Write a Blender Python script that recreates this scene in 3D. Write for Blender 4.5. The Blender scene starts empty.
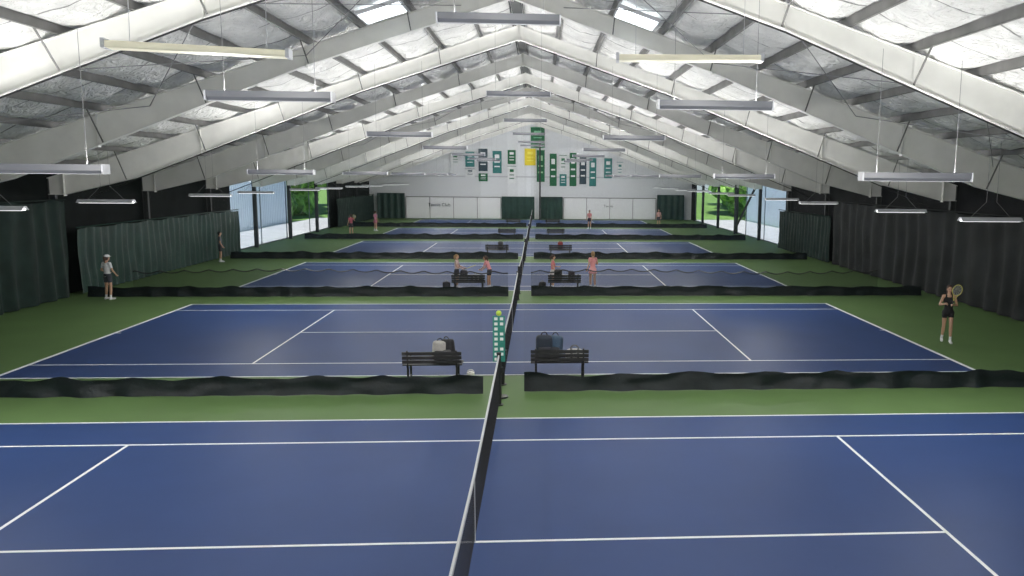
import bpy, bmesh, math, random
import numpy as np
from mathutils import Vector, Matrix, noise
random.seed(7)
C=bpy.context; D_=bpy.data
sc=C.scene
sc.view_settings.view_transform='Standard'
col=C.collection

# ---------------------------------------------------------------- materials
def mat(name,color,rough=.6,metal=0,var=0,vscale=4,bump=0,bscale=20,emis=None,estr=0,spec=.5,color2=None,detail=4):
    m=D_.materials.new(name); m.use_nodes=True
    nt=m.node_tree; b=nt.nodes['Principled BSDF']
    b.inputs['Base Color'].default_value=(*color,1)
    b.inputs['Roughness'].default_value=rough
    b.inputs['Metallic'].default_value=metal
    b.inputs['Specular IOR Level'].default_value=spec
    if emis:
        b.inputs['Emission Color'].default_value=(*emis,1); b.inputs['Emission Strength'].default_value=estr
    tc=nt.nodes.new('ShaderNodeTexCoord')
    if var or color2:
        n=nt.nodes.new('ShaderNodeTexNoise'); n.inputs['Scale'].default_value=vscale; n.inputs['Detail'].default_value=detail
        nt.links.new(tc.outputs['Object'],n.inputs['Vector'])
        r=nt.nodes.new('ShaderNodeValToRGB')
        c2=color2 if color2 else tuple(c*(1-var) for c in color)
        r.color_ramp.elements[0].position=.35; r.color_ramp.elements[1].position=.65
        r.color_ramp.elements[0].color=(*c2,1); r.color_ramp.elements[1].color=(*color,1)
        nt.links.new(n.outputs['Fac'],r.inputs['Fac']); nt.links.new(r.outputs['Color'],b.inputs['Base Color'])
    if bump:
        n=nt.nodes.new('ShaderNodeTexNoise'); n.inputs['Scale'].default_value=bscale; n.inputs['Detail'].default_value=5
        nt.links.new(tc.outputs['Object'],n.inputs['Vector'])
        bp=nt.nodes.new('ShaderNodeBump'); bp.inputs['Strength'].default_value=bump; bp.inputs['Distance'].default_value=.05
        nt.links.new(n.outputs['Fac'],bp.inputs['Height']); nt.links.new(bp.outputs['Normal'],b.inputs['Normal'])
    return m
def mesh_mat(name,color,alpha):
    m=D_.materials.new(name); m.use_nodes=True; nt=m.node_tree
    for n in list(nt.nodes): nt.nodes.remove(n)
    o=nt.nodes.new('ShaderNodeOutputMaterial'); mx=nt.nodes.new('ShaderNodeMixShader')
    t=nt.nodes.new('ShaderNodeBsdfTransparent'); d=nt.nodes.new('ShaderNodeBsdfDiffuse'); d.inputs['Color'].default_value=(*color,1)
    mx.inputs[0].default_value=alpha
    nt.links.new(t.outputs[0],mx.inputs[1]); nt.links.new(d.outputs[0],mx.inputs[2]); nt.links.new(mx.outputs[0],o.inputs[0])
    return m

M_green=mat('floor_green',(.110,.190,.066),.6,var=.10,vscale=.6,spec=.2)
M_blue=mat('court_blue',(.028,.060,.178),.55,var=.10,vscale=.5,spec=.2)
M_line=mat('line_white',(.85,.87,.88),.6,var=.05)
M_steel=mat('steel_white',(.74,.74,.71),.5,var=.08,vscale=2)
M_dark=mat('steel_dark',(.03,.035,.035),.6)
M_purlin=mat('purlin_grey',(.17,.17,.165),.5,var=.3,vscale=2)
M_wallw=mat('wall_white_panel',(.85,.86,.87),.6,var=.05)
M_wallu=mat('wall_white_siding',(.72,.74,.76),.6,var=.05)
M_walld=mat('wall_dark_liner',(.010,.013,.013),.8,var=.4,vscale=1.5,spec=.1)
M_wallr=mat('wall_dark_liner_grey',(.016,.017,.019),.8,var=.4,vscale=1.5,spec=.1)
M_curt=mat('curtain_green_vinyl',(.020,.054,.043),.55,var=.3,vscale=1.2,spec=.3)
M_curtd=mat('curtain_black_mesh',(.012,.028,.023),.7,var=.4,vscale=1.5,spec=.2)
M_curtr=mat('curtain_grey_mesh',(.019,.022,.023),.7,var=.5,vscale=1.2,spec=.2)
M_skirt=mat('skirt_vinyl',(.008,.014,.015),.5,var=.4,vscale=3,bump=.3,bscale=6,spec=.3)
M_net=mat('net_black',(.012,.012,.014),.7)
M_tape=mat('net_tape',(.55,.56,.57),.6)
M_mesh=mesh_mat('divider_mesh',(.02,.025,.025),.045)
M_mesh2=mesh_mat('divider_mesh_dense',(.02,.025,.025),.22)
M_fix=mat('fixture_grey',(.10,.105,.12),.45)
M_fixedge=mat('fixture_light',(.50,.51,.54),.45)
M_tube=mat('fluorescent_tube',(.9,.9,.9),.4,emis=(1,1,1),estr=2.0)
M_cream=mat('cream_reflection',(.62,.59,.46),.4,emis=(1,.95,.75),estr=.22)
M_sky=mat('skylight_panel',(.9,.95,1),.4,emis=(.9,.97,1),estr=2.2)
M_black=mat('black_paint',(.012,.012,.013),.4)
M_wood=mat('bench_slats',(.02,.02,.022),.5,var=.3,vscale=8)
M_frame=mat('window_frame',(.10,.12,.12),.4)
M_grass=mat('grass',(.16,.30,.06),.9,var=.4,vscale=.5)
M_pave=mat('paving',(.42,.43,.43),.9,var=.2,vscale=.8)
M_leaf=mat('leaves',(.36,.60,.13),.7,color2=(.05,.15,.03),vscale=1.6,bump=1,bscale=5,detail=8)
M_bark=mat('bark',(.08,.05,.03),.9,bump=.5)
M_cable=mat('cable',(.25,.25,.26),.5,metal=.3)
M_siding=mat('pale_siding',(.80,.88,.95),.6,var=.08,vscale=.4)

XN=-0.854; XR=-0.80; HALF=17.75; ZR=10.7; SL=.335
XL=XR-HALF; XRt=XR+HALF
YF=-1.5; YB=90.0
PITCH=14.46; Y2=19.098
NP=12; SLOPEW=HALF/NP
def roofz(x): return ZR-SL*abs(x-XR)
EAVE=roofz(XL)

# insulation material: crinkled white vinyl with taped seams
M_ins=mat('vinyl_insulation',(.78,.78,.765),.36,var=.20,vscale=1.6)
nt=M_ins.node_tree; b=nt.nodes['Principled BSDF']
def N(t,**k):
    n=nt.nodes.new(t)
    for a,v in k.items(): setattr(n,a,v)
    return n
def mth(op,a,bv=None):
    n=N('ShaderNodeMath',operation=op)
    if hasattr(a,'is_output') or not isinstance(a,(int,float)): nt.links.new(a,n.inputs[0])
    else: n.inputs[0].default_value=a
    if bv is not None:
        if isinstance(bv,(int,float)): n.inputs[1].default_value=bv
        else: nt.links.new(bv,n.inputs[1])
    return n.outputs[0]
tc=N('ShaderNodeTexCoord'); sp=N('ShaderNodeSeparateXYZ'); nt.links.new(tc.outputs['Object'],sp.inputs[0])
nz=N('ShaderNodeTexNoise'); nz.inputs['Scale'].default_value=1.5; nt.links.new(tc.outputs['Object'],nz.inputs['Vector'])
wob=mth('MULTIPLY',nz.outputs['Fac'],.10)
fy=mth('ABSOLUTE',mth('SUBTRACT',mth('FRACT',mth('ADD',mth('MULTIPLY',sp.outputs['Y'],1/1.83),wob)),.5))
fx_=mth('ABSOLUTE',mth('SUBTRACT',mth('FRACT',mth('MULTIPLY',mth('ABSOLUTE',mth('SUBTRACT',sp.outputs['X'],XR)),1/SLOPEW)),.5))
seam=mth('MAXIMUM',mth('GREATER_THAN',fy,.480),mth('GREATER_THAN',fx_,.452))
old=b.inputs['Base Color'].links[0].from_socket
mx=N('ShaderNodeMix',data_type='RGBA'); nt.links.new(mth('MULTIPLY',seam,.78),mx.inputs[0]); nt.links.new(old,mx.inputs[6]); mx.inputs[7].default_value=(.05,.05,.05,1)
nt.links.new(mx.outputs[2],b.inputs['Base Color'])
v=N('ShaderNodeTexNoise'); v.inputs['Scale'].default_value=3.2; v.inputs['Detail'].default_value=4; v.inputs['Distortion'].default_value=1.5
nt.links.new(tc.outputs['Object'],v.inputs['Vector'])
bp=N('ShaderNodeBump'); bp.inputs['Strength'].default_value=1.0; bp.inputs['Distance'].default_value=.16
nt.links.new(v.outputs['Fac'],bp.inputs['Height']); nt.links.new(bp.outputs['Normal'],b.inputs['Normal'])

def glass(name,hazecol,haze,gloss):
    m=D_.materials.new(name); m.use_nodes=True; nt=m.node_tree
    for n in list(nt.nodes): nt.nodes.remove(n)
    o=nt.nodes.new('ShaderNodeOutputMaterial'); a=nt.nodes.new('ShaderNodeMixShader'); b=nt.nodes.new('ShaderNodeMixShader')
    t=nt.nodes.new('ShaderNodeBsdfTransparent'); g=nt.nodes.new('ShaderNodeBsdfGlossy'); g.inputs['Roughness'].default_value=.05
    l=nt.nodes.new('ShaderNodeBsdfTranslucent'); l.inputs['Color'].default_value=(*hazecol,1)
    a.inputs[0].default_value=haze; b.inputs[0].default_value=gloss
    nt.links.new(t.outputs[0],a.inputs[1]); nt.links.new(l.outputs[0],a.inputs[2])
    nt.links.new(a.outputs[0],b.inputs[1]); nt.links.new(g.outputs[0],b.inputs[2]); nt.links.new(b.outputs[0],o.inputs[0])
    return m
M_glass=glass('clear_glass',(.8,.9,1),.0,.03)
M_haze=glass('hazy_glass',(.7,.85,.98),.25,.03)

# ---------------------------------------------------------------- mesh helpers
def newobj(name,bm,mats,smooth=False,loc=(0,0,0),rot=(0,0,0),parent=None):
    me=D_.meshes.new(name); bm.normal_update(); bm.to_mesh(me); bm.free()
    for m in mats: me.materials.append(m)
    if smooth:
        for p in me.polygons: p.use_smooth=True
    ob=D_.objects.new(name,me); col.objects.link(ob); ob.location=loc; ob.rotation_euler=rot
    if parent: ob.parent=parent
    return ob
def empty(name,loc=(0,0,0),rz=0):
    e=D_.objects.new(name,None); col.objects.link(e); e.location=loc; e.rotation_euler=(0,0,rz); e.empty_display_size=.2; return e
def box(bm,c,s,mi=0,M=None,bev=0):
    vs=[]
    for dz in(-.5,.5):
        for dx,dy in((-.5,-.5),(.5,-.5),(.5,.5),(-.5,.5)):
            p=Vector((c[0]+dx*s[0],c[1]+dy*s[1],c[2]+dz*s[2]))
            if M: p=M@p
            vs.append(bm.verts.new(p))
    fs=[bm.faces.new([vs[i] for i in f]) for f in((3,2,1,0),(4,5,6,7),(0,1,5,4),(1,2,6,5),(2,3,7,6),(3,0,4,7))]
    for f in fs: f.material_index=mi
    if bev:
        es=list({e for f in fs for e in f.edges})
        r=bmesh.ops.bevel(bm,geom=es,offset=bev,segments=3,profile=.5,affect='EDGES')
        for f in r['faces']: f.material_index=mi
def tube(bm,p,q,r,n=6,mi=0,r2=None):
    p=Vector(p);q=Vector(q);w=(q-p)
    if w.length<1e-6:return
    w.normalize(); u=w.orthogonal().normalized(); v=w.cross(u)
    r2=r if r2 is None else r2
    A=[bm.verts.new(p+(u*math.cos(2*math.pi*i/n)+v*math.sin(2*math.pi*i/n))*r) for i in range(n)]
    B=[bm.verts.new(q+(u*math.cos(2*math.pi*i/n)+v*math.sin(2*math.pi*i/n))*r2) for i in range(n)]
    for i in range(n):
        f=bm.faces.new((A[i],A[(i+1)%n],B[(i+1)%n],B[i])); f.material_index=mi
    bm.faces.new(A[::-1]).material_index=mi; bm.faces.new(B).material_index=mi
def poly_tube(bm,pts,r,n=6,mi=0):
    for a,b in zip(pts[:-1],pts[1:]): tube(bm,a,b,r,n,mi)

# floor
bm=bmesh.new(); box(bm,(XR,(YF+YB)/2,-.1),(2*HALF+.4,YB-YF+.4,.2)); newobj('floor',bm,[M_green])
bm=bmesh.new(); box(bm,(0,60,-.26),(500,400,.1)); newobj('ground_outside',bm,[M_grass])
for s in(-1,1):
    bm=bmesh.new(); box(bm,(XR+s*(HALF+3.6),62,-.18),(6.0,62,.06)); newobj('added_paving',bm,[M_pave])  # grey strip added outside to cut green bounce off the grass

# courts
def court(k):
    y0=Y2+PITCH*(k-2)
    bm=bmesh.new(); box(bm,(0,5.485,.002),(23.77,10.97,.004)); s=newobj('court_surface',bm,[M_blue],loc=(0,0,0))
    bm=bmesh.new(); z=.006;h=.004
    for yy in(0.025,1.37,1.37+8.23,10.97-.025): box(bm,(0,yy,z),(23.77,.05,h))
    for xx in(-11.885+.05,11.885-.05): box(bm,(xx,5.485,z+.001),(.10,10.97,h))
    for xx in(-6.4,6.4): box(bm,(xx,5.485,z+.001),(.05,8.23,h))
    box(bm,(0,5.485,z+.001),(12.8,.05,h))
    for xx in(-11.74,11.74): box(bm,(xx,5.485,z+.002),(.2,.05,h))
    l=newobj('court_lines',bm,[M_line])
    e=empty('tennis_court',(XN,y0,0)); s.parent=e; l.parent=e
    bm=bmesh.new(); ya=-.914; yb=10.97+.914; L=yb-ya
    def top(y):
        t=abs((y-5.485)/(L/2)); return .914+.156*t
    n=int(L/.06) if k<3 else int(L/.16)
    for i in range(n+1):
        y=ya+L*i/n; box(bm,(0,y,top(y)/2+.02),(.004,.004,top(y)-.06))
    m=17 if k<3 else 7
    for j in range(m):
        f=(j+.3)/m
        pts=[(0,ya+L*i/8,.03+f*(top(ya+L*i/8)-.05)) for i in range(9)]
        poly_tube(bm,pts,.0025,4)
    netm=newobj('net_mesh',bm,[M_net])
    bm=bmesh.new()
    for i in range(8):
        a=ya+L*i/8;b=ya+L*(i+1)/8
        vs=[]
        for (yy) in(a,b):
            for dx,dz in((-.014,-.055),(.014,-.055),(.014,.005),(-.014,.005)):
                vs.append(bm.verts.new((dx,yy,top(yy)+dz)))
        for f in((0,1,5,4),(1,2,6,5),(2,3,7,6),(3,0,4,7),(3,2,1,0),(4,5,6,7)): bm.faces.new([vs[q] for q in f])
    box(bm,(0,5.485,.45),(.02,.05,.9))
    tape=newobj('net_headband',bm,[M_tape])
    bm=bmesh.new()
    for yy in(ya,yb):
        tube(bm,(0,yy,0),(0,yy,1.09),.045,12); tube(bm,(0,yy,1.09),(0,yy,1.12),.05,12)
        tube(bm,(0,yy,0),(0,yy,.02),.09,12); box(bm,(.06,yy,.75),(.06,.08,.12))
    posts=newobj('net_posts',bm,[M_black])
    e2=empty('tennis_net',(XN,y0,0.010))
    for o in(netm,tape,posts): o.parent=e2
for k in range(1,7): court(k)

# ---------------------------------------------------------------- walls
WL=(50.0,73.0); WR=(55.0,88.0)
WT=EAVE-.05
def side_wall(name,x,w,m):
    bm=bmesh.new()
    box(bm,(x,(YF+w[0])/2,EAVE/2),(.2,w[0]-YF,EAVE)); box(bm,(x,(w[1]+YB)/2,EAVE/2),(.2,YB-w[1],EAVE))
    box(bm,(x,(w[0]+w[1])/2,(WT+EAVE)/2),(.2,w[1]-w[0],EAVE-WT)); newobj(name,bm,[m])
side_wall('wall_left',XL-.1,WL,M_walld); side_wall('wall_right',XRt+.1,WR,M_wallr)
def gable(name,y,m,th=.2):
    bm=bmesh.new(); P=[(XL-.2,0),(XRt+.2,0),(XRt+.2,EAVE+.02),(XR,ZR+.1),(XL-.2,EAVE+.02)]
    A=[bm.verts.new((x,y,z)) for x,z in P];B=[bm.verts.new((x,y+th,z)) for x,z in P]
    bm.faces.new(A);bm.faces.new(B[::-1])
    for i in range(5): bm.faces.new((A[i],B[i],B[(i+1)%5],A[(i+1)%5]))
    newobj(name,bm,[m])
gable('wall_back',YB,M_wallu); gable('wall_front',YF-.2,M_wallw)
def windows(x,w,split,mats,side):
    segs=[(w[0],split,mats[0]),(split,w[1],mats[1])]
    for i,(a,b,m) in enumerate(segs):
        bm=bmesh.new()
        vs=[bm.verts.new(p) for p in((x,a,0),(x,b,0),(x,b,WT),(x,a,WT))]; bm.faces.new(vs)
        nn=2
        for j in range(nn+1):
            yy=a+(b-a)*j/nn; box(bm,(x,yy,WT/2),(.06,.05,WT),1)
        for zz in(.05,WT-.04): box(bm,(x,(a+b)/2,zz),(.06,b-a,.06),1)
        newobj('window_%d'%(i+1+(0 if side<0 else 2)),bm,[m,M_frame])
windows(XL-.1,WL,61.0,(M_haze,M_glass),-1)
windows(XRt+.1,WR,66.0,(M_haze,M_glass),1)

def curtain(name,x,ya,yb,z0,z1,m,amp=.06,per=.55):
    bm=bmesh.new(); n=int((yb-ya)/.09); rows=5; g=[]
    for i in range(n+1):
        y=ya+(yb-ya)*i/n; r=[]
        for j in range(rows+1):
            t=j/rows
            a=amp*(1-.5*t)*math.sin(2*math.pi*y/per+1.5*noise.noise(Vector((y*.4,t,0)))*2)+.08*noise.noise(Vector((y*.8,t*2,3)))
            zz=z0+(z1-z0)*t
            if j==rows: zz-=.07*abs(math.sin(math.pi*y/2.4))
            r.append(bm.verts.new((x+a,y,zz)))
        g.append(r)
    for i in range(n):
        for j in range(rows): bm.faces.new((g[i][j],g[i+1][j],g[i+1][j+1],g[i][j+1]))
    poly_tube(bm,[(x,ya,z1+.02),(x,yb,z1+.02)],.03,6)
    newobj(name,bm,[m],True)
CL=XL+.60; CR=XRt-.60
curtain('backdrop_curtain',CL,32.6,49.6,.03,2.6,M_curt)
curtain('backdrop_curtain',CL,0,32.0,.03,3.7,M_curtd,.09,.95)
curtain('backdrop_curtain',CL,73.4,89.5,.03,2.6,M_curtd)
curtain('backdrop_curtain',CR,0,44,.03,3.5,M_curtr,.08,1.1)
curtain('backdrop_curtain',CR,44.6,54.6,.03,2.6,M_curtd)

# ---------------------------------------------------------------- ceiling insulation
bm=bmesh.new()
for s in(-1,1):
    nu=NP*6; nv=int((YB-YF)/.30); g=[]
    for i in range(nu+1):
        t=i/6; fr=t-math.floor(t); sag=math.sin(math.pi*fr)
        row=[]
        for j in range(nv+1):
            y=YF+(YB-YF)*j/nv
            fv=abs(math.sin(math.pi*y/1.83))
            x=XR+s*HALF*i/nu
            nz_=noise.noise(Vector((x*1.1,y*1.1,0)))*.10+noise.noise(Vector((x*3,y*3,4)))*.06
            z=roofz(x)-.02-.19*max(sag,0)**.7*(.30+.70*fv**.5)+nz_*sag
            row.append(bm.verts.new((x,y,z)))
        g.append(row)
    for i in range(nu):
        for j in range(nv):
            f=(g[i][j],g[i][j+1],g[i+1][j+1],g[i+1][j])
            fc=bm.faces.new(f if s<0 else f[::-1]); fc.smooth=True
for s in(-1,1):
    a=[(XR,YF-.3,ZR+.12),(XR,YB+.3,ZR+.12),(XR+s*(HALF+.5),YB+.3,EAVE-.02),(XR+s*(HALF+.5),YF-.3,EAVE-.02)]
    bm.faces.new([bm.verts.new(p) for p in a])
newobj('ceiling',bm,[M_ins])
bm=bmesh.new()
for s in(-1,1):
    for i in range(1,NP):
        x=XR+s*HALF*i/NP; z=roofz(x)-.12
        box(bm,(x,(YF+YB)/2,z),(.02,YB-YF,.2),0); box(bm,(x+.03,(YF+YB)/2,z-.1),(.08,YB-YF,.012),0)
    box(bm,(XR+s*.22,(YF+YB)/2,ZR-.2),(.03,YB-YF,.2),1)
box(bm,(XR,(YF+YB)/2,ZR-.16),(.36,YB-YF,.05),1)
newobj('roof_purlins',bm,[M_purlin,M_dark])

def ribbon(bm,pts,yc,w,th,mi):
    for (a,b) in zip(pts[:-1],pts[1:]):
        a=Vector((a[0],0,a[1]));b=Vector((b[0],0,b[1])); d=(b-a).normalized(); n=Vector((-d.z,0,d.x))*th/2
        vs=[]
        for p in(a-d*th*.3,b+d*th*.3):
            for sg in((-1,-1),(1,-1),(1,1),(-1,1)):
                q=p+n*sg[1]; vs.append(bm.verts.new((q.x,yc+sg[0]*w/2,q.z)))
        for f in((0,1,5,4),(1,2,6,5),(2,3,7,6),(3,0,4,7),(3,2,1,0),(4,5,6,7)):
            bm.faces.new([vs[i] for i in f]).material_index=mi
def frame(y):
    bm=bmesh.new()
    def tz(t): return ZR-.26-SL*t
    def dep(t): return .52+max(0,(min(t,14.5)-6))*.060-max(0,t-14.5)*.09
    for s in(-1,1):
        ts=[0,1,3,6,9,12,14.5,17.1]
        top=[(XR+s*t,tz(t)) for t in ts]; bot=[(XR+s*t,tz(t)-dep(t)) for t in ts]
        for i in range(len(ts)-1):
            vs=[bm.verts.new((p[0],y+dy,p[1])) for dy in(-.008,.008) for p in(top[i],top[i+1],bot[i+1],bot[i])]
            bm.faces.new(vs[:4]); bm.faces.new(vs[4:][::-1])
        E=HALF-.08
        top2=top+[(XR+s*E,tz(E))]
        ribbon(bm,top2,y,.22,.018,0); ribbon(bm,bot,y,.22,.018,0)
        for t in(0.02,6,12,17.1):
            ribbon(bm,[(XR+s*t,tz(t)+.03),(XR+s*t,tz(t)-dep(t)-.05)],y,.2,.02,0)
        kb=bot[-1]
        vs=[bm.verts.new((p[0],y+dy,p[1])) for dy in(-.008,.008) for p in(top[-1],(XR+s*E,tz(E)),(XR+s*E,kb[1]),kb)]
        bm.faces.new(vs[:4]); bm.faces.new(vs[4:][::-1])
        ix=17.45
        inn=[(XR+s*ix,kb[1]),(XR+s*ix,0.0)]; out=[(XR+s*E,tz(E)),(XR+s*E,0)]
        vs=[bm.verts.new((p[0],y+dy,p[1])) for dy in(-.008,.008) for p in((XR+s*ix,kb[1]),(XR+s*E,kb[1]),(XR+s*E,0),(XR+s*ix,0))]
        for q in(vs[:4],vs[4:][::-1]): bm.faces.new(q).material_index=1
        ribbon(bm,[kb,(XR+s*E,kb[1])],y,.2,.018,0)
        ribbon(bm,inn,y,.16,.018,1); ribbon(bm,out,y,.16,.018,1)
        for i in range(2,NP,2):
            t=HALF*i/NP
            if t>16: continue
            zb=tz(t)-dep(t)
            for dy in(-1,1): tube(bm,(XR+s*t,y+dy*.09,zb+.02),(XR+s*t,y+dy*.85,roofz(XR+s*t)-.2),.022,4,2)
    newobj('roof_frame',bm,[M_steel,M_dark,M_purlin])
FS=PITCH/2
FY=[17.5+FS*i for i in range(-2,11)]
for y in FY:
    if y<YB-1: frame(y)
bm=bmesh.new()
for i in(0,4,8):
    a=17.5+FS*i;b=a+FS
    for s in(-1,1):
        for (t0,t1) in((1.5,6),(6,10.5),(10.5,15)):
            z0=roofz(XR+s*t0)-.5; z1=roofz(XR+s*t1)-.5
            tube(bm,(XR+s*t0,a,z0),(XR+s*t1,b,z1),.012,5); tube(bm,(XR+s*t1,a,z1),(XR+s*t0,b,z0),.012,5)
newobj('roof_brace_rods',bm,[M_cable])
bm=bmesh.new()
tube(bm,(XRt-.5,61,EAVE-.6),(XRt-.5,67.5,.3),.09,8); tube(bm,(XRt-.5,67.5,.0),(XRt-.5,67.5,EAVE-.6),.07,8)
newobj('wall_brace',bm,[M_dark])

for s,x,y in((-1,-4.3,23.3),(1,2.7,23.4)):
    bm=bmesh.new(); 
    R=Matrix.Translation((x,y,roofz(x)-.36))@Matrix.Rotation(s*math.atan(SL),4,'Y')
    box(bm,(0,0,0),(1.15,1.3,.04),0,R)
    for dx in(-.6,.6): box(bm,(dx,0,.04),(.05,1.4,.10),1,R)
    for dy in(-.67,.67): box(bm,(0,dy,.04),(1.25,.05,.10),1,R)
    newobj('skylight',bm,[M_sky,M_fixedge])

# ---------------------------------------------------------------- luminaires
def fixture(x,y,z,power,pt,L=2.4):
    bm=bmesh.new()
    prof=[(-.13,.09),(-.11,-.03),(-.06,-.09),(.06,-.09),(.11,-.03),(.13,.09),(.11,.09),(.05,-.02),(-.05,-.02),(-.11,.09)]
    A=[bm.verts.new((-L/2,a,b)) for a,b in prof];B=[bm.verts.new((L/2,a,b)) for a,b in prof]
    n=len(prof)
    for i in range(n):
        f=bm.faces.new((A[i],B[i],B[(i+1)%n],A[(i+1)%n])); f.material_index=0
    bm.faces.new(A);bm.faces.new(B[::-1])
    for sx in(-1,1): box(bm,(sx*L/2,0,0.0),(.03,.27,.19),1)
    box(bm,(0,0,-.095),(L,.05,.012),1)
    for dy in(-.04,.04): tube(bm,(-L/2+.05,dy,.03),(L/2-.05,dy,.03),.018,6,2)
    h=roofz(x)-.15-z
    for sx in(-1,1):
        tube(bm,(sx*L*.36,0,.03),(sx*L*.36,0,max(.2,h-.1)) ,.006,4,3)
    o=newobj('linear_uplight',bm,[M_fix,M_fixedge,M_tube,M_cable],loc=(x,y,z))
    l=D_.lights.new('uplight_lamp','AREA'); l.shape='RECTANGLE'; l.size=L*.95; l.size_y=.18; l.energy=power; l.color=(1,.985,.96)
    lo=D_.objects.new('lamp_or_fill',l); col.objects.link(lo); lo.parent=o; lo.location=(0,0,.10); lo.rotation_euler=(math.pi,0,0)
    l=D_.lights.new('fill_point','POINT'); l.shadow_soft_size=0.0; l.energy=pt; l.color=(1,.985,.96); l.specular_factor=.2  # unseen fill point added away from the fixture to even out the light
    lo=D_.objects.new('lamp_or_fill',l); col.objects.link(lo); lo.parent=o; lo.location=(0,-2.7,-.9)
PW=90; PT=300
for y in(2.0,16.5,31.2,45.9,60.6,75.2,84.0):  # farthest row is added to brighten the back wall
    fixture(XR,y,7.82,PW*.6,PT*.85); 
    for s in(-1,1):
        fixture(XR+s*4.45,y+(0 if s<0 else .5),6.27,PW,PT)
        fixture(XR+s*8.85,y+(0 if s<0 else .5),4.83,PW,PT*1.15)
def strip(x,y,z):
    bm=bmesh.new(); L=1.8
    prof=[(-.17,-.05),(-.06,.06),(.06,.06),(.17,-.05),(.15,-.05),(.05,.03),(-.05,.03),(-.15,-.05)]
    A=[bm.verts.new((-L/2,a,b)) for a,b in prof];B=[bm.verts.new((L/2,a,b)) for a,b in prof]
    for i in range(8): bm.faces.new((A[i],B[i],B[(i+1)%8],A[(i+1)%8]))
    bm.faces.new(A);bm.faces.new(B[::-1])
    for dy in(-.08,.08): tube(bm,(-L/2+.05,dy,-.03),(L/2-.05,dy,-.03),.035,6,1)
    h=roofz(x)-.2-z
    for sx in(-1,1): tube(bm,(sx*.6,0,.05),(sx*.15,0,.5),.006,4,2); tube(bm,(sx*.15,0,.5),(sx*.15,0,h),.006,4,2)
    newobj('strip_light',bm,[M_fixedge,M_tube,M_cable],loc=(x,y,z))
for k in range(0,5):
    for y in(22.4+PITCH*k,28.2+PITCH*k):
        if y<88:
            for s in(-1,1): strip(XR+s*13.7,y,3.8 if s<0 else 3.65)
def glass_reflection(x,y,z,rz,ry):  # glowing solid bars standing in for reflections in the viewing glass
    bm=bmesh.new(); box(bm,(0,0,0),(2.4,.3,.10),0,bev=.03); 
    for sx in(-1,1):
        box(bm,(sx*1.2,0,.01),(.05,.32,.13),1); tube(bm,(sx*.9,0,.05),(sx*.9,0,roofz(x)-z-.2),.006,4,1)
    newobj('reflection_bar',bm,[M_cream,M_fixedge],loc=(x,y,z),rot=(0,ry,rz))
glass_reflection(-4.8,12.1,6.5,.12,.02); glass_reflection(2.5,13.8,6.75,-.1,.0)

# ---------------------------------------------------------------- court dividers
def skirt(bm,xa,xb,y,h=.40,seed=0):
    n=int(abs(xb-xa)/.07); rows=6; g=[]
    for i in range(n+1):
        x=xa+(xb-xa)*i/n; r=[]
        hh=h+.06*noise.noise(Vector((x*.4,seed,1)))+.06*noise.noise(Vector((x*1.7,seed,2)))-.06*abs(math.sin(math.pi*x/1.7+noise.noise(Vector((x*.3,seed,5)))))
        for j in range(rows+1):
            t=j/rows
            yy=y+.035*math.sin(x*6+2*noise.noise(Vector((x,seed,t))))*(1-t*.5)-.08*(1-t)**2+.06*noise.noise(Vector((x*1.3,t*2,seed)))
            r.append(bm.verts.new((x,yy,.012+(hh)*t)))
        g.append(r)
    for i in range(n):
        for j in range(rows):
            f=bm.faces.new((g[i][j],g[i+1][j],g[i+1][j+1],g[i][j+1])); f.smooth=True
def divider(y,k):
    bm=bmesh.new(); gl=-1.25; gr=-.35
    skirt(bm,XL+1.2,gl,y,.41,k); skirt(bm,gr,XRt-1.2,y+.15,.41,k+9)
    e=empty('divider_netting',(0,0,0)); o=newobj('weighted_skirt',bm,[M_skirt]); o.parent=e
    bm=bmesh.new()
    def zt(x): return ZR-.26-.60-(SL)*abs(x-XR)-max(0,abs(x-XR)-6)*.060
    for xa,xb in((XL+1.2,gl),(gr,XRt-1.2)):
        n=40;A=[];B=[]
        for i in range(n+1):
            x=xa+(xb-xa)*i/n; yy=y-.14+.05*math.sin(x*1.3)
            A.append(bm.verts.new((x,yy,.3)));B.append(bm.verts.new((x,yy,zt(x))))
        for i in range(n): bm.faces.new((A[i],A[i+1],B[i+1],B[i]))
    o=newobj('netting',bm,[M_mesh]); o.parent=e
    bm=bmesh.new()
    for s in(-1,1):
        poly_tube(bm,[(XR+s*t,y-.14,zt(XR+s*t)) for t in(0.3,3,6,9,12,15,16.5)],.02,6)
    o=newobj('track_cable',bm,[M_black]); o.parent=e
    if k==1:
        bm=bmesh.new(); y2=y-.5
        for xa,xb in((-15.4,gl),(gr,13.6)):
            pts=[]; n=int((xb-xa)/.1)
            A=[];B=[]
            for i in range(n+1):
                x=xa+(xb-xa)*i/n; z=1.12-.10*abs(math.sin(math.pi*x/.9))+.05*math.sin(x*.5)
                pts.append((x,y2,z)); A.append(bm.verts.new((x,y2,.42)));B.append(bm.verts.new((x,y2,z)))
            for i in range(n): bm.faces.new((A[i],A[i+1],B[i+1],B[i])).material_index=1
            poly_tube(bm,pts,.022,5,0)
        o=newobj('scalloped_top_net',bm,[M_black,M_mesh2]); o.parent=e
for k in range(5): divider(17.5+PITCH*k,k)

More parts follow.
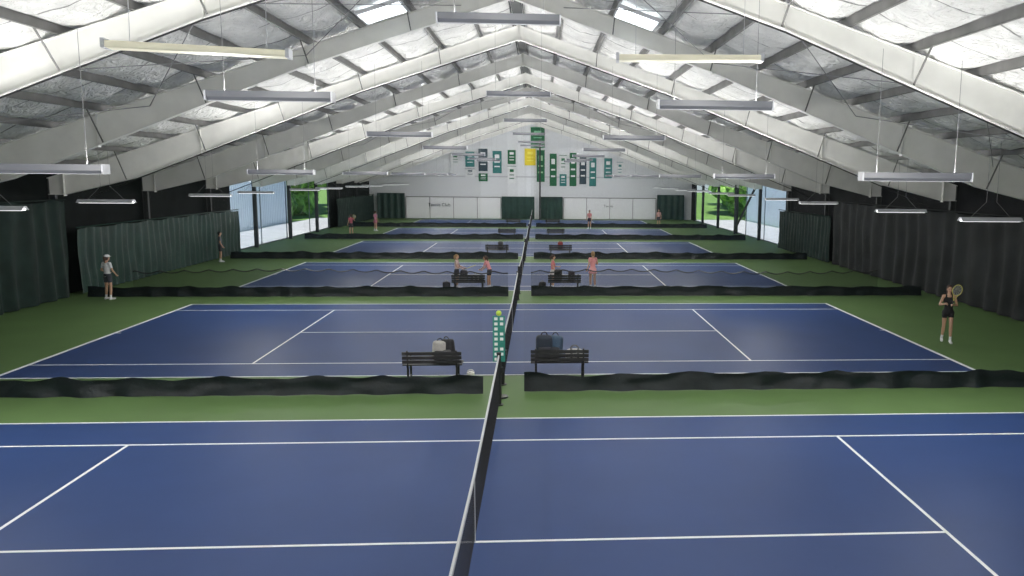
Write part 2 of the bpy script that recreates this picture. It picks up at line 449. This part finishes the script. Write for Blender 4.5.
# ---------------------------------------------------------------- back wall dressing
yb=YB-.02
def panel(name,xa,xb,za,zb,m,y=yb,th=.05):
    bm=bmesh.new(); box(bm,((xa+xb)/2,y-th/2,(za+zb)/2),(xb-xa,th,zb-za)); return newobj(name,bm,[m])
def px(x,y): return (-14.9+(x-402)*.1094, 5.21-(y-170)*.1113)
panel('trim_1',XL+.1,XRt-.1,4.55,4.7,M_fixedge,y=yb,th=.04)
bm=bmesh.new()
for i in range(58):
    x=XL+.3+i*.6; z=roofz(x)-.15
    if z>4.8: box(bm,(x,yb,(4.7+z)/2),(.04,.03,z-4.7))
newobj('trim_2',bm,[M_wallu])
def backcurtain(xa,xb,z1,m):
    bm=bmesh.new(); n=int((xb-xa)/.1);A=[];B=[]
    for i in range(n+1):
        x=xa+(xb-xa)*i/n; yy=yb-.45+.05*math.sin(x*9)
        A.append(bm.verts.new((x,yy,.03)));B.append(bm.verts.new((x,yy,z1)))
    for i in range(n): bm.faces.new((A[i],A[i+1],B[i+1],B[i]))
    tube(bm,(xa,yb-.45,z1),(xb,yb-.45,z1),.03,6)
    newobj('backdrop_curtain',bm,[m])
backcurtain(XL+.9,-14.7,2.75,M_curt); backcurtain(13.0,XRt-.9,2.75,M_curt); backcurtain(-4.2,-.6,2.45,M_curt); backcurtain(.1,2.5,2.45,M_curt)
for xa,xb in((-14.6,-4.3),(2.6,12.9)):
    bm=bmesh.new(); box(bm,((xa+xb)/2,yb-.17,1.2),(xb-xa,.05,2.3),0)
    box(bm,((xa+xb)/2,yb-.2,2.37),(xb-xa,.06,.08),1)
    for i in range(5): box(bm,(xa+(xb-xa)*i/4,yb-.2,1.2),(.05,.06,2.3),1)
    newobj('windscreen_panel',bm,[M_wallw,M_purlin])
def text(s,x,z,size,m):
    cu=D_.curves.new('wall_lettering','FONT'); cu.body=s; cu.size=size; cu.align_x='CENTER'; cu.extrude=.01
    o=D_.objects.new('wall_lettering',cu); col.objects.link(o); o.location=(x,yb-.24,z); o.rotation_euler=(math.pi/2,0,0); cu.materials.append(m)
text('Tennis Club',-11.0,1.35,.5,M_curt); text('Tennis',7.6,1.35,.4,M_purlin)
def banner(x0,x1,y0,y1,c,c2=(.8,.8,.8)):
    xa,za=px(x0,y1);xb,zb=px(x1,y0)
    m=mat('banner_cloth',c,.7,var=.15,vscale=2); m2=mat('banner_print',c2,.7)
    bm=bmesh.new(); w=xb-xa;h=zb-za
    box(bm,((xa+xb)/2,yb-.12,(za+zb)/2),(w,.02,h),0)
    tube(bm,(xa-.05,yb-.12,zb),(xb+.05,yb-.12,zb),.03,6,1)
    box(bm,((xa+xb)/2,yb-.14,zb-h*.25),(w*.5,.02,h*.16),1)
    for q in range(2): box(bm,((xa+xb)/2,yb-.14,zb-h*(.5+.2*q)),(w*.6,.02,h*.05),1)
    newobj('championship_banner',bm,[m,m2])
G=(.01,.13,.05);T=(.03,.20,.19);W=(.8,.82,.82);Dk=(.03,.06,.08);Y=(.75,.6,.03)
banner(529,543,127,147,G,(.2,.5,.3)); banner(523,534,148,164,Y,(.8,.7,.1)); banner(535,543,149,180,G,(.3,.5,.3))
for x0,x1,y0,y1,c,c2 in((464,473,151,166,T,W),(477,486,148,170,Dk,W),(491,500,150,172,T,W),(506,514,149,163,G,W),(506,514,165,182,W,G),
    (548,555,152,184,G,W),(558,565,154,170,W,G),(558,565,172,184,T,W),(568,575,151,184,G,W),(578,585,154,182,Dk,W),(588,595,156,184,T,W),(603,611,156,176,T,W),(450,458,153,165,W,G),(477,486,172,180,G,W),(464,473,168,176,W,Dk),(616,622,160,174,W,T)):
    banner(x0,x1,y0,y1,c,c2)
bm=bmesh.new(); tube(bm,(0,YB-1.2,0),(0,YB-1.2,8.6),.09,10); tube(bm,(0,YB-1.2,0),(0,YB-1.2,.05),.25,12); newobj('support_pole',bm,[M_black])

# ---------------------------------------------------------------- benches & gear
def bench(x,y,rz=0,w=1.35):
    bm=bmesh.new()
    for i in range(4): box(bm,(0,-.18+.12*i,.45),(w,.10,.03),1)
    for i in range(3): box(bm,(0,-.26-.02*i,.53+.1*i),(w,.025,.08),1)
    for sx in(-1,1):
        X=sx*(w/2-.12)
        box(bm,(X,0,.42),(.05,.5,.04)); tube(bm,(X,-.2,.42),(X,-.24,.0),.025,8); tube(bm,(X,.2,.42),(X,.24,.0),.025,8)
        tube(bm,(X,-.22,.42),(X,-.30,.80),.02,8); tube(bm,(X,-.24,.12),(X,.24,.12),.015,6)
        tube(bm,(X,-.27,.64),(X,.2,.64),.018,6); tube(bm,(X,.2,.64),(X,.2,.42),.018,6)
    newobj('bench',bm,[M_black,M_wood],loc=(x,y,0),rot=(0,0,rz))
def backpack(x,y,z,c,c2,s=1,rz=0,ry=0):
    m=mat('bag_cloth',c,.7,var=.25,vscale=10); m2=mat('bag_trim',c2,.6)
    bm=bmesh.new(); box(bm,(0,0,.26),(.34,.22,.52),0,bev=.08); box(bm,(0,-.13,.17),(.26,.1,.24),1,bev=.04)
    for sx in(-1,1):
        pts=[(sx*.09,.10+.07*math.sin(t*math.pi),.46-.36*t) for t in[i/6 for i in range(7)]]
        poly_tube(bm,pts,.018,6,1)
    pts=[(.06*math.cos(a),0,.52+.06*math.sin(a)) for a in[math.pi*i/6 for i in range(7)]]; poly_tube(bm,pts,.012,6,1)
    o=newobj('backpack',bm,[m,m2],True,loc=(x,y,z),rot=(0,ry,rz)); o.scale=(s,s,s)
def duffel(x,y,z,c,c2,L=.45,r=.13,rz=0):
    m=mat('duffel_cloth',c,.7,var=.2,vscale=9); m2=mat('duffel_trim',c2,.6)
    bm=bmesh.new(); n=14;rings=[]
    for i in range(9):
        t=i/8; xx=-L/2+L*t; rr=r*(1-.35*abs(2*t-1)**4)
        rings.append([bm.verts.new((xx,rr*1.1*math.cos(2*math.pi*j/n),max(-r*.85,rr*math.sin(2*math.pi*j/n)))) for j in range(n)])
    for i in range(8):
        for j in range(n):
            bm.faces.new((rings[i][j],rings[i][(j+1)%n],rings[i+1][(j+1)%n],rings[i+1][j])).material_index=1 if i in(2,5) else 0
    bm.faces.new(rings[0][::-1]);bm.faces.new(rings[-1])
    for dy in(-.05,.05): poly_tube(bm,[(.1*math.cos(a),dy,r*.9+.09*math.sin(a)) for a in[math.pi*i/8 for i in range(9)]],.01,5,1)
    newobj('duffel_bag',bm,[m,m2],True,loc=(x,y,z+r*.85),rot=(0,0,rz))
bench(-2.47,18.55); bench(.46,18.7)
backpack(-2.36,18.6,.467,(.45,.43,.40),(.03,.03,.03),.95,.2,.08); backpack(-2.12,18.65,.467,(.02,.02,.025),(.1,.1,.1),1.0,-.3,-.12)
backpack(.10,18.72,.467,(.02,.03,.05),(.02,.02,.03),1.15,.1); backpack(.34,18.8,.467,(.05,.09,.15),(.03,.03,.04),1.1,-.2,.05)
duffel(.82,18.75,.467,(.6,.58,.54),(.1,.1,.1),.42,.14)
bench(-2.9,33.0); bench(1.0,33.0)
backpack(-3.1,33.05,.467,(.02,.02,.03),(.2,.2,.2),.9); duffel(-2.6,33.05,.467,(.03,.03,.04),(.3,.3,.3)); backpack(.75,33.05,.467,(.02,.02,.02),(.1,.1,.1),.95); backpack(1.3,33.05,.467,(.04,.03,.04),(.1,.1,.1),.8)
backpack(-3.8,32.9,0.0,(.02,.02,.03),(.3,.3,.3),.9,.4); backpack(.1,32.9,0,(.02,.02,.02),(.2,.2,.2),.9,.7)
for i in(1,2,3): 
    y=33.0+PITCH*i; bench(-2.5,y); bench(1.2,y)
backpack(-2.3,47.5,.467,(.05,.05,.06),(.3,.3,.3),.9); backpack(1.2,47.5,.467,(.3,.05,.05),(.1,.1,.1),.9)
m_t=mat('score_teal',(.02,.22,.17),.5); m_w=mat('score_white',(.75,.78,.75),.5); m_y=mat('ball_yellow',(.55,.75,.08),.7,bump=.2,bscale=60)
bm=bmesh.new(); tube(bm,(0,0,0),(0,0,1.80),.025,10,3); tube(bm,(0,0,0),(0,0,.03),.17,16,3)
box(bm,(-.02,-.03,1.30),(.26,.03,1.0),0)
for i in range(9):
    box(bm,(-.08,-.055,.86+.11*i),(.07,.012,.06),1); box(bm,(0.04,-.055,.86+.11*i),(.07,.012,.06),1 if i%3 else 0)
bmesh.ops.create_uvsphere(bm,u_segments=14,v_segments=8,radius=.06,matrix=Matrix.Translation((-.02,-.03,1.86)))
for f in bm.faces:
    if f.calc_center_median().z>1.81: f.material_index=2
newobj('scorekeeper_stand',bm,[m_t,m_w,m_y,M_black],loc=(-.86,17.15,0))
m_o=mat('jug_orange',(.6,.25,.15),.4); m_jw=mat('jug_white',(.8,.78,.75),.4)
bm=bmesh.new(); tube(bm,(0,0,0),(0,0,.07),.08,16,0,.085); tube(bm,(0,0,.07),(0,0,.2),.085,16,1,.085); tube(bm,(0,0,.2),(0,0,.23),.05,12,1)
box(bm,(0,-.09,.06),(.03,.04,.03),1); poly_tube(bm,[(.085*math.cos(a),0,.18+.09*math.sin(a)) for a in[math.pi*i/8 for i in range(9)]],.008,5,1)
newobj('water_jug',bm,[m_o,m_jw],loc=(-1.62,18.6,0))

# ---------------------------------------------------------------- people
SK=(.52,.30,.20)
M_skin=mat('skin',SK,.5,var=.05); M_eye=mat('eye',(.02,.02,.02),.3); M_lip=mat('lip',(.42,.13,.11),.5)
M_sock=mat('shoe_white',(.7,.7,.72),.6)
class Person:
    def __init__(s): s.p=[]
    def cap(s,a,b,ra,rb,lab,rw=None,bias=0):
        if not isinstance(ra,tuple): ra=(ra,ra)
        if not isinstance(rb,tuple): rb=(rb,rb)
        s.p.append((Vector(a),Vector(b),ra,rb,rw,lab,bias))
    def ell(s,c,r,lab,bias=0):
        c=Vector(c); s.p.append((c-Vector((0,0,.001)),c+Vector((0,0,.001)),(r[0],r[1]),(r[0],r[1]),r[2],lab,bias))
def axes(a,b):
    w=(b-a).normalized(); x=Vector((1,0,0))
    if abs(w.x)>.92: x=Vector((0,1,0))
    u=(x-w*x.dot(w)).normalized(); v=w.cross(u); return u,v,w
def build_person(name,P,mats,voxel,loc,rz,scale=1):
    bm=bmesh.new(); n=14
    for a,b,ra,rb,rw,lab,bias in P.p:
        u,v,w=axes(a,b); rings=[]
        k=5
        for e,(c,r,sg) in enumerate(((a,ra,-1),(b,rb,1))):
            ww=rw if rw else min(r)
            rng=range(1,k+1) if e==0 else range(k,0,-1)
            for i in rng:
                ang=math.pi/2*(1-i/k); cs=math.cos(ang); sn=math.sin(ang)
                rings.append([bm.verts.new(c+w*sg*ww*sn+u*r[0]*cs*math.cos(2*math.pi*j/n)+v*r[1]*cs*math.sin(2*math.pi*j/n)) for j in range(n)])
        wa=rw if rw else min(ra); wb=rw if rw else min(rb)
        va=bm.verts.new(a-w*wa); vb=bm.verts.new(b+w*wb)
        for i in range(len(rings)-1):
            for j in range(n): bm.faces.new((rings[i][j],rings[i][(j+1)%n],rings[i+1][(j+1)%n],rings[i+1][j]))
        for j in range(n):
            bm.faces.new((va,rings[0][(j+1)%n],rings[0][j])); bm.faces.new((vb,rings[-1][j],rings[-1][(j+1)%n]))
    tmp=newobj('tmp',bm,[])
    md=tmp.modifiers.new('r','REMESH'); md.mode='VOXEL'; md.voxel_size=voxel
    sm=tmp.modifiers.new('s','SMOOTH'); sm.iterations=3; sm.factor=.5
    dg=C.evaluated_depsgraph_get(); dg.update()
    me=D_.meshes.new_from_object(tmp.evaluated_get(dg)); D_.objects.remove(tmp)
    labs=list(mats.keys())
    me.materials.clear()
    for l in labs: me.materials.append(mats[l])
    nf=len(me.polygons); cen=np.zeros(nf*3); me.polygons.foreach_get('center',cen); cen=cen.reshape(-1,3)
    best=np.full(nf,1e9); idx=np.zeros(nf,dtype=np.int32)
    for a,b,ra,rb,rw,lab,bias in P.p:
        u,v,w=axes(a,b); L=(b-a).length; A=np.array(a);
        q=cen-A; t=np.clip(q@np.array(w)/L,0,1); q=q-np.outer(t*L,np.array(w))
        ru=ra[0]+(rb[0]-ra[0])*t; rv=ra[1]+(rb[1]-ra[1])*t; mn=np.minimum(ru,rv); ww=rw if rw else mn
        d=(np.sqrt((q@np.array(u)/ru)**2+(q@np.array(v)/rv)**2+(q@np.array(w)/ww)**2)-1)*mn-bias
        mk=d<best; best[mk]=d[mk]; idx[mk]=labs.index(lab)
    me.polygons.foreach_set('material_index',idx); me.polygons.foreach_set('use_smooth',np.ones(nf,dtype=bool)); me.update()
    ob=D_.objects.new('body',me); col.objects.link(ob)
    e=empty(name,loc,rz); ob.parent=e; e.scale=(scale,)*3
    return e
def hand(P,wr,dr,side,fw):
    wr=Vector(wr); d=Vector(dr).normalized(); fw=Vector(fw); f=(fw-d*fw.dot(d)).normalized(); lat=d.cross(f).normalized()
    P.cap(wr,wr+d*.075,(.026),(.034),'skin'); 
    for i,(o,l) in enumerate(((-.026,.06),(-.009,.068),(.009,.064),(.026,.05))):
        b=wr+d*.085+lat*o; m=b+d*l*.5+f*.010; t=m+d*l*.25+f*.035
        P.cap(b,m,.010,.009,'skin'); P.cap(m,t,.009,.008,'skin')
    b=wr+d*.03-lat*.026*side; m=b+d*.03-lat*.03*side+f*.015; t=m+d*.03+f*.012
    P.cap(b,m,.012,.010,'skin');P.cap(m,t,.010,.009,'skin')
def person(name,loc,rz,top,bottom,hair,pose={},sleeve=.45,leg=.45,skirt=False,hat=None,pony=True,voxel=.011,scale=1,socks=True,racket=None,long_legs=False,hairlong=False):
    J=dict(pel=(0,0,.93),waist=(0,.0,1.07),chest=(0,.0,1.26),neck=(0,-.01,1.43),head=(0,.015,1.585),
           shL=(-.150,0,1.378),shR=(.150,0,1.378),elL=(-.21,-.03,1.11),elR=(.21,-.03,1.11),wrL=(-.23,.10,.89),wrR=(.23,.10,.89),
           hipL=(-.083,0,.90),hipR=(.083,0,.90),knL=(-.10,.02,.50),knR=(.10,.02,.50),anL=(-.11,-.02,.09),anR=(.11,-.02,.09),
           toeL=(-.13,.15,.035),toeR=(.13,.15,.035))
    J.update(pose); J={k:Vector(v) for k,v in J.items()}
    P=Person()
    P.cap(J['pel'],J['waist'],(.140,.108),(.118,.090),'top',rw=.10)
    P.cap(J['waist'],J['chest'],(.118,.090),(.142,.104),'top',rw=.09)
    P.cap(J['chest'],J['chest']*.35+J['neck']*.65,(.142,.100),(.080,.064),'top' if sleeve else 'skin',rw=.04)
    P.cap(J['shL'],J['shR'],.050,.050,'top' if sleeve else 'skin')
    ch=J['chest']
    if not sleeve:
        P.cap(ch,ch+(J['neck']-ch)*.45,(.140,.100),(.112,.080),'top',rw=.02,bias=.012)
        for s in(-1,1): P.cap(ch+Vector((s*.085,0,.05)),J['neck']+Vector((s*.080,0,-.030)),(.026,.088),(.022,.058),'top',bias=.008)
    for s in(-1,1): P.ell(ch+Vector((s*.062,.062,.0)),(.056,.05,.058),'top',bias=.004)
    P.cap(J['neck']-Vector((0,0,.03)),J['head']-Vector((0,.0,.05)),.050,.045,'skin',bias=.004)
    H=J['head']
    P.ell(H+Vector((0,0,.02)),(.074,.090,.092),'skin'); P.ell(H+Vector((0,.028,-.045)),(.055,.058,.062),'skin')
    P.cap(H+Vector((0,.095,.01)),H+Vector((0,.108,-.02)),.009,.012,'skin')
    for s in(-1,1):
        P.ell(H+Vector((s*.030,.086,.008)),(.011,.010,.006),'eye',bias=.003); P.ell(H+Vector((s*.077,.0,-.005)),(.010,.018,.028),'skin')
    P.ell(H+Vector((0,.080,-.052)),(.020,.010,.005),'lip',bias=.003)
    P.ell(H+Vector((0,-.020,.045)),(.086,.094,.084),'hair',bias=.002); P.ell(H+Vector((0,-.05,.0)),(.078,.066,.09),'hair')
    if pony: P.cap(H+Vector((0,-.10,.05)),H+Vector((0,-.14,.02)),.028,.034,'hair'); P.cap(H+Vector((0,-.14,.02)),H+Vector((.01,-.13,-.16)),.034,.016,'hair')
    if hairlong: P.cap(H+Vector((0,-.06,0)),H+Vector((0,-.075,-.2)),(.08,.05),(.07,.03),'hair')
    if hat:
        P.ell(H+Vector((0,-.005,.068)),(.095,.104,.068),'hat',bias=.006); P.cap(H+Vector((0,.09,.055)),H+Vector((0,.15,.045)),(.07,.010),(.055,.008),'hat',bias=.004)
    for s,S in((-1,'L'),(1,'R')):
        sh,el,wr=J['sh'+S],J['el'+S],J['wr'+S]
        P.cap(sh,el,.044,.034,'skin'); P.cap(el,wr,.036,.023,'skin')
        if sleeve: 
            e=sh+(el-sh)*sleeve; P.cap(sh,e,.056,.047 if sleeve<.9 else .043,'top',bias=.003)
            if sleeve>=1: P.cap(el,el+(wr-el)*.9,.043,.032,'top',bias=.003)
        hand(P,wr,wr-el,s,(-s*.3,1,0))
        hp,kn,an,toe=J['hip'+S],J['kn'+S],J['an'+S],J['toe'+S]
        P.cap(hp,kn,.077,.050,'skin'); 
        mid=kn+(an-kn)*.3; P.cap(kn,mid,.048,.053,'skin'); P.cap(mid,an,.053,.033,'skin')
        if long_legs: P.cap(hp,kn,.090,.062,'bottom',bias=.004); P.cap(kn,kn+(an-kn)*.9,.060,.042,'bottom',bias=.004)
        else: 
            P.cap(hp,hp+(kn-hp)*leg,.088,.080,'bottom',bias=.004)
            if socks: P.cap(an+(kn-an)*.22,an,.040,.038,'shoe',bias=.003)
        P.cap(an-Vector((0,.03,.035)),toe,(.040,.045),(.042,.032),'shoe',bias=.004); P.ell(an-Vector((0,.03,.045)),(.038,.045,.045),'shoe')
    P.cap(J['hipL'],J['hipR'],.090,.090,'bottom',bias=.004); P.cap(J['pel']-Vector((0,0,.02)),J['pel']+Vector((0,0,.05)),(.148,.112),(.136,.104),'bottom',rw=.03,bias=.006)
    if skirt: P.cap(J['pel'],J['pel']-Vector((0,0,.20)),(.15,.115),(.200,.17),'bottom',rw=.02,bias=.01)
    mats={'skin':M_skin,'eye':M_eye,'lip':M_lip,'top':mat('shirt',top,.8,var=.12,vscale=8),'bottom':mat('shorts',bottom,.8,var=.15,vscale=8),'hair':mat('hair',hair,.6,var=.3,vscale=30),'shoe':M_sock}
    if hat: mats['hat']=mat('cap',hat,.7)
    e=build_person(name,P,mats,voxel,loc,rz,scale)
    if racket:
        S,dr=racket; wr,el=J['wr'+S],J['el'+S]; hc=wr+(wr-el).normalized()*.08+Vector((0,.02,0)); d=Vector(dr).normalized()
        up=Vector((0,1,0)); f=(up-d*up.dot(d)); f=f.normalized() if f.length>.1 else Vector((1,0,0)); lat=d.cross(f)
        bm=bmesh.new(); tube(bm,hc-d*.08,hc+d*.14,.016,8,0)
        c=hc+d*.46; N_=28
        pts=[c+d*.165*math.cos(2*math.pi*i/N_)+lat*.125*math.sin(2*math.pi*i/N_) for i in range(N_+1)]
        poly_tube(bm,pts,.011,6,1)
        for s in(-1,1): tube(bm,hc+d*.13,c-d*.13+lat*s*.07,.010,6,1)
        for i in range(-5,6):
            o=i*.021; hh=.165*math.sqrt(max(0,1-(o/.125)**2)); tube(bm,c+lat*o-d*hh,c+lat*o+d*hh,.0015,3,2)
        for i in range(-7,8):
            o=i*.021; hh=.125*math.sqrt(max(0,1-(o/.165)**2)); tube(bm,c+d*o-lat*hh,c+d*o+lat*hh,.0015,3,2)
        newobj('racket',bm,[M_black,mat('racket_frame',(.55,.5,.12),.35),mat('strings',(.75,.75,.7),.5)],parent=e)
    return e
BR=(.06,.03,.018); BL=(.35,.22,.10); BK=(.012,.010,.010)
Z0=.002
person('woman_player',(12.0,22.7,Z0),math.radians(160),(.012,.012,.014),(.012,.012,.014),BR,
   dict(elR=(.24,.0,1.12),wrR=(.13,.24,1.18),elL=(-.23,-.02,1.12),wrL=(-.08,.24,1.16),knL=(-.08,.14,.52),anL=(-.09,.12,.10),toeL=(-.10,.29,.035),knR=(.09,-.02,.50),anR=(.10,-.20,.11),toeR=(.12,-.04,.035)),
   sleeve=0,leg=.28,voxel=.009,racket=('L',(-.25,.15,1)),hairlong=True)
person('woman_player',(-16.2,31.2,Z0),math.radians(-20),(.70,.70,.72),(.05,.055,.07),BR,
   dict(elL=(-.27,.0,1.12),wrL=(-.20,.20,1.02),elR=(.26,.0,1.12),wrR=(.22,.18,.95),anL=(-.15,.02,.09),toeL=(-.19,.18,.035),knL=(-.13,.05,.5),head=(0,.04,1.58)),
   sleeve=.55,leg=.45,hat=(.75,.75,.77),voxel=.010,racket=('L',(-.5,.3,-.8)))
person('man_player',(-17.2,44.6,Z0),math.radians(-60),(.16,.17,.19),(.05,.05,.06),BK,dict(shL=(-.18,0,1.385),shR=(.18,0,1.385)),sleeve=.55,leg=.6,pony=False,voxel=.012,scale=.97)
person('woman_player',(-3.5,34.1,.006),math.radians(-100),(.60,.45,.42),(.03,.03,.04),BL,
   dict(elL=(-.2,.08,1.12),wrL=(-.14,.3,1.05),elR=(.2,.08,1.12),wrR=(.14,.3,1.02)),sleeve=.5,leg=.35,skirt=True,voxel=.011,scale=.86,racket=('R',(0,.8,.3)))
person('woman_player',(-2.15,34.1,.006),math.radians(70),(.68,.28,.30),(.03,.03,.04),BR,
   dict(pel=(0,-.04,.92),waist=(0,0,1.06),chest=(0,.08,1.23),neck=(0,.14,1.38),head=(0,.20,1.52),shL=(-.15,.12,1.34),shR=(.15,.12,1.34),elL=(-.2,.2,1.09),wrL=(-.15,.38,.98),elR=(.2,.2,1.09),wrR=(.15,.38,.94),hipL=(-.083,-.03,.9),hipR=(.083,-.03,.9)),sleeve=.5,leg=.4,voxel=.011,scale=.86)
person('woman_player',(.55,34.0,.006),math.radians(-80),(.65,.20,.20),(.60,.55,.55),BR,
   dict(elL=(-.2,.08,1.12),wrL=(-.14,.28,1.1)),sleeve=.45,leg=.35,skirt=True,voxel=.011,scale=.86)
person('woman_player',(2.24,34.0,.006),math.radians(20),(.72,.30,.30),(.68,.32,.32),BL,
   dict(elR=(.24,.02,1.13),wrR=(.16,.2,1.2),knL=(-.09,.05,.5)),sleeve=.4,leg=.35,skirt=True,voxel=.011,scale=.95)
person('woman_player',(-14.6,63.7,Z0),math.radians(30),(.45,.10,.14),(.03,.03,.04),BR,dict(elR=(.3,.05,1.2),wrR=(.35,.25,1.2)),leg=.4,skirt=True,voxel=.016,racket=('R',(.2,.6,.5)))
person('woman_player',(-13.9,69.5,Z0),math.radians(-40),(.75,.28,.38),(.6,.2,.25),BR,dict(elL=(-.3,.05,1.2),wrL=(-.35,.25,1.2)),leg=.4,skirt=True,voxel=.016)
person('woman_player',(4.5,73.4,.006),math.radians(160),(.65,.25,.25),(.03,.03,.04),BR,dict(),leg=.4,voxel=.016)
person('man_player',(11.3,76.5,Z0),math.radians(160),(.6,.35,.32),(.05,.05,.06),BK,dict(),leg=.5,pony=False,voxel=.016)

# ---------------------------------------------------------------- outside
bmt=bmesh.new(); random.seed(3)
for i in range(26):
    a=random.random()*6.28; r=random.random()*2.0; z=1.2+random.random()*5.2
    rr=(.9+random.random()*.9)*(1-.05*z)
    res=bmesh.ops.create_icosphere(bmt,subdivisions=3,radius=rr,matrix=Matrix.Translation((r*math.cos(a),r*math.sin(a),z)))
    for v in res['verts']:
        v.co+=Vector((noise.noise(v.co*2.2),noise.noise(v.co*2.2+Vector((9,0,0))),noise.noise(v.co*2.2+Vector((0,9,0)))))*.5
tube(bmt,(0,0,-.2),(0,0,3),.25,10,1,.14)
tree_me=D_.meshes.new('tree'); bmt.to_mesh(tree_me); bmt.free(); tree_me.materials.append(M_leaf); tree_me.materials.append(M_bark)
def tree(x,y):
    o=D_.objects.new('tree',tree_me); col.objects.link(o); o.location=(x,y,-.2); s=1+random.random()*.5; o.scale=(s,s,s*1.1); o.rotation_euler=(0,0,random.random()*6)
for i in range(9):
    tree(XL-8.5-random.random()*2-i*1.1,90+i*5); tree(XRt+8.5+random.random()*2+i*1.1,99+i*6)
def pale_building(x,y0,y1):  # pale block added outside so the window panes read blue-white
    bm=bmesh.new(); box(bm,(x,(y0+y1)/2,2.9),(6,y1-y0,6.2),0)
    for i in range(int((y1-y0)/.5)): 
        for sx in(-1,1): box(bm,(x+sx*3.02,y0+.25+i*.5,2.9),(.05,.06,6.0),0)
    box(bm,(x,(y0+y1)/2,6.1),(6.6,y1-y0+.6,.25),1)
    newobj('added_pale_building',bm,[M_siding,M_frame])
pale_building(XL-10,60,84); pale_building(XRt+10,70,93)

# ---------------------------------------------------------------- world, suns, camera
w=D_.worlds.new('World'); sc.world=w; w.use_nodes=True; nt=w.node_tree
bg=nt.nodes['Background']; sky=nt.nodes.new('ShaderNodeTexSky'); sky.sky_type='HOSEK_WILKIE'; sky.sun_direction=(-.1,-.5,.85); sky.turbidity=3
nt.links.new(sky.outputs[0],bg.inputs[0]); bg.inputs[1].default_value=3.5
l=D_.lights.new('sun','SUN'); l.energy=8.0; l.angle=.01; so=D_.objects.new('sun',l); col.objects.link(so); so.rotation_euler=(math.radians(35),math.radians(-2),0)
cam=D_.cameras.new('camera'); co=D_.objects.new('camera',cam); col.objects.link(co)
F=806.738
cam.sensor_width=36; cam.lens=F/1024*36; cam.clip_end=600; cam.clip_start=.05; cam.shift_x=-(594.03-512)/1024
Mr=Matrix.Rotation(-.0676,4,'Z')@Matrix.Rotation(math.pi/2-.1379,4,'X')@Matrix.Rotation(.0091,4,'Z')
co.matrix_world=Matrix.Translation((0,0,4.784))@Mr; sc.camera=co
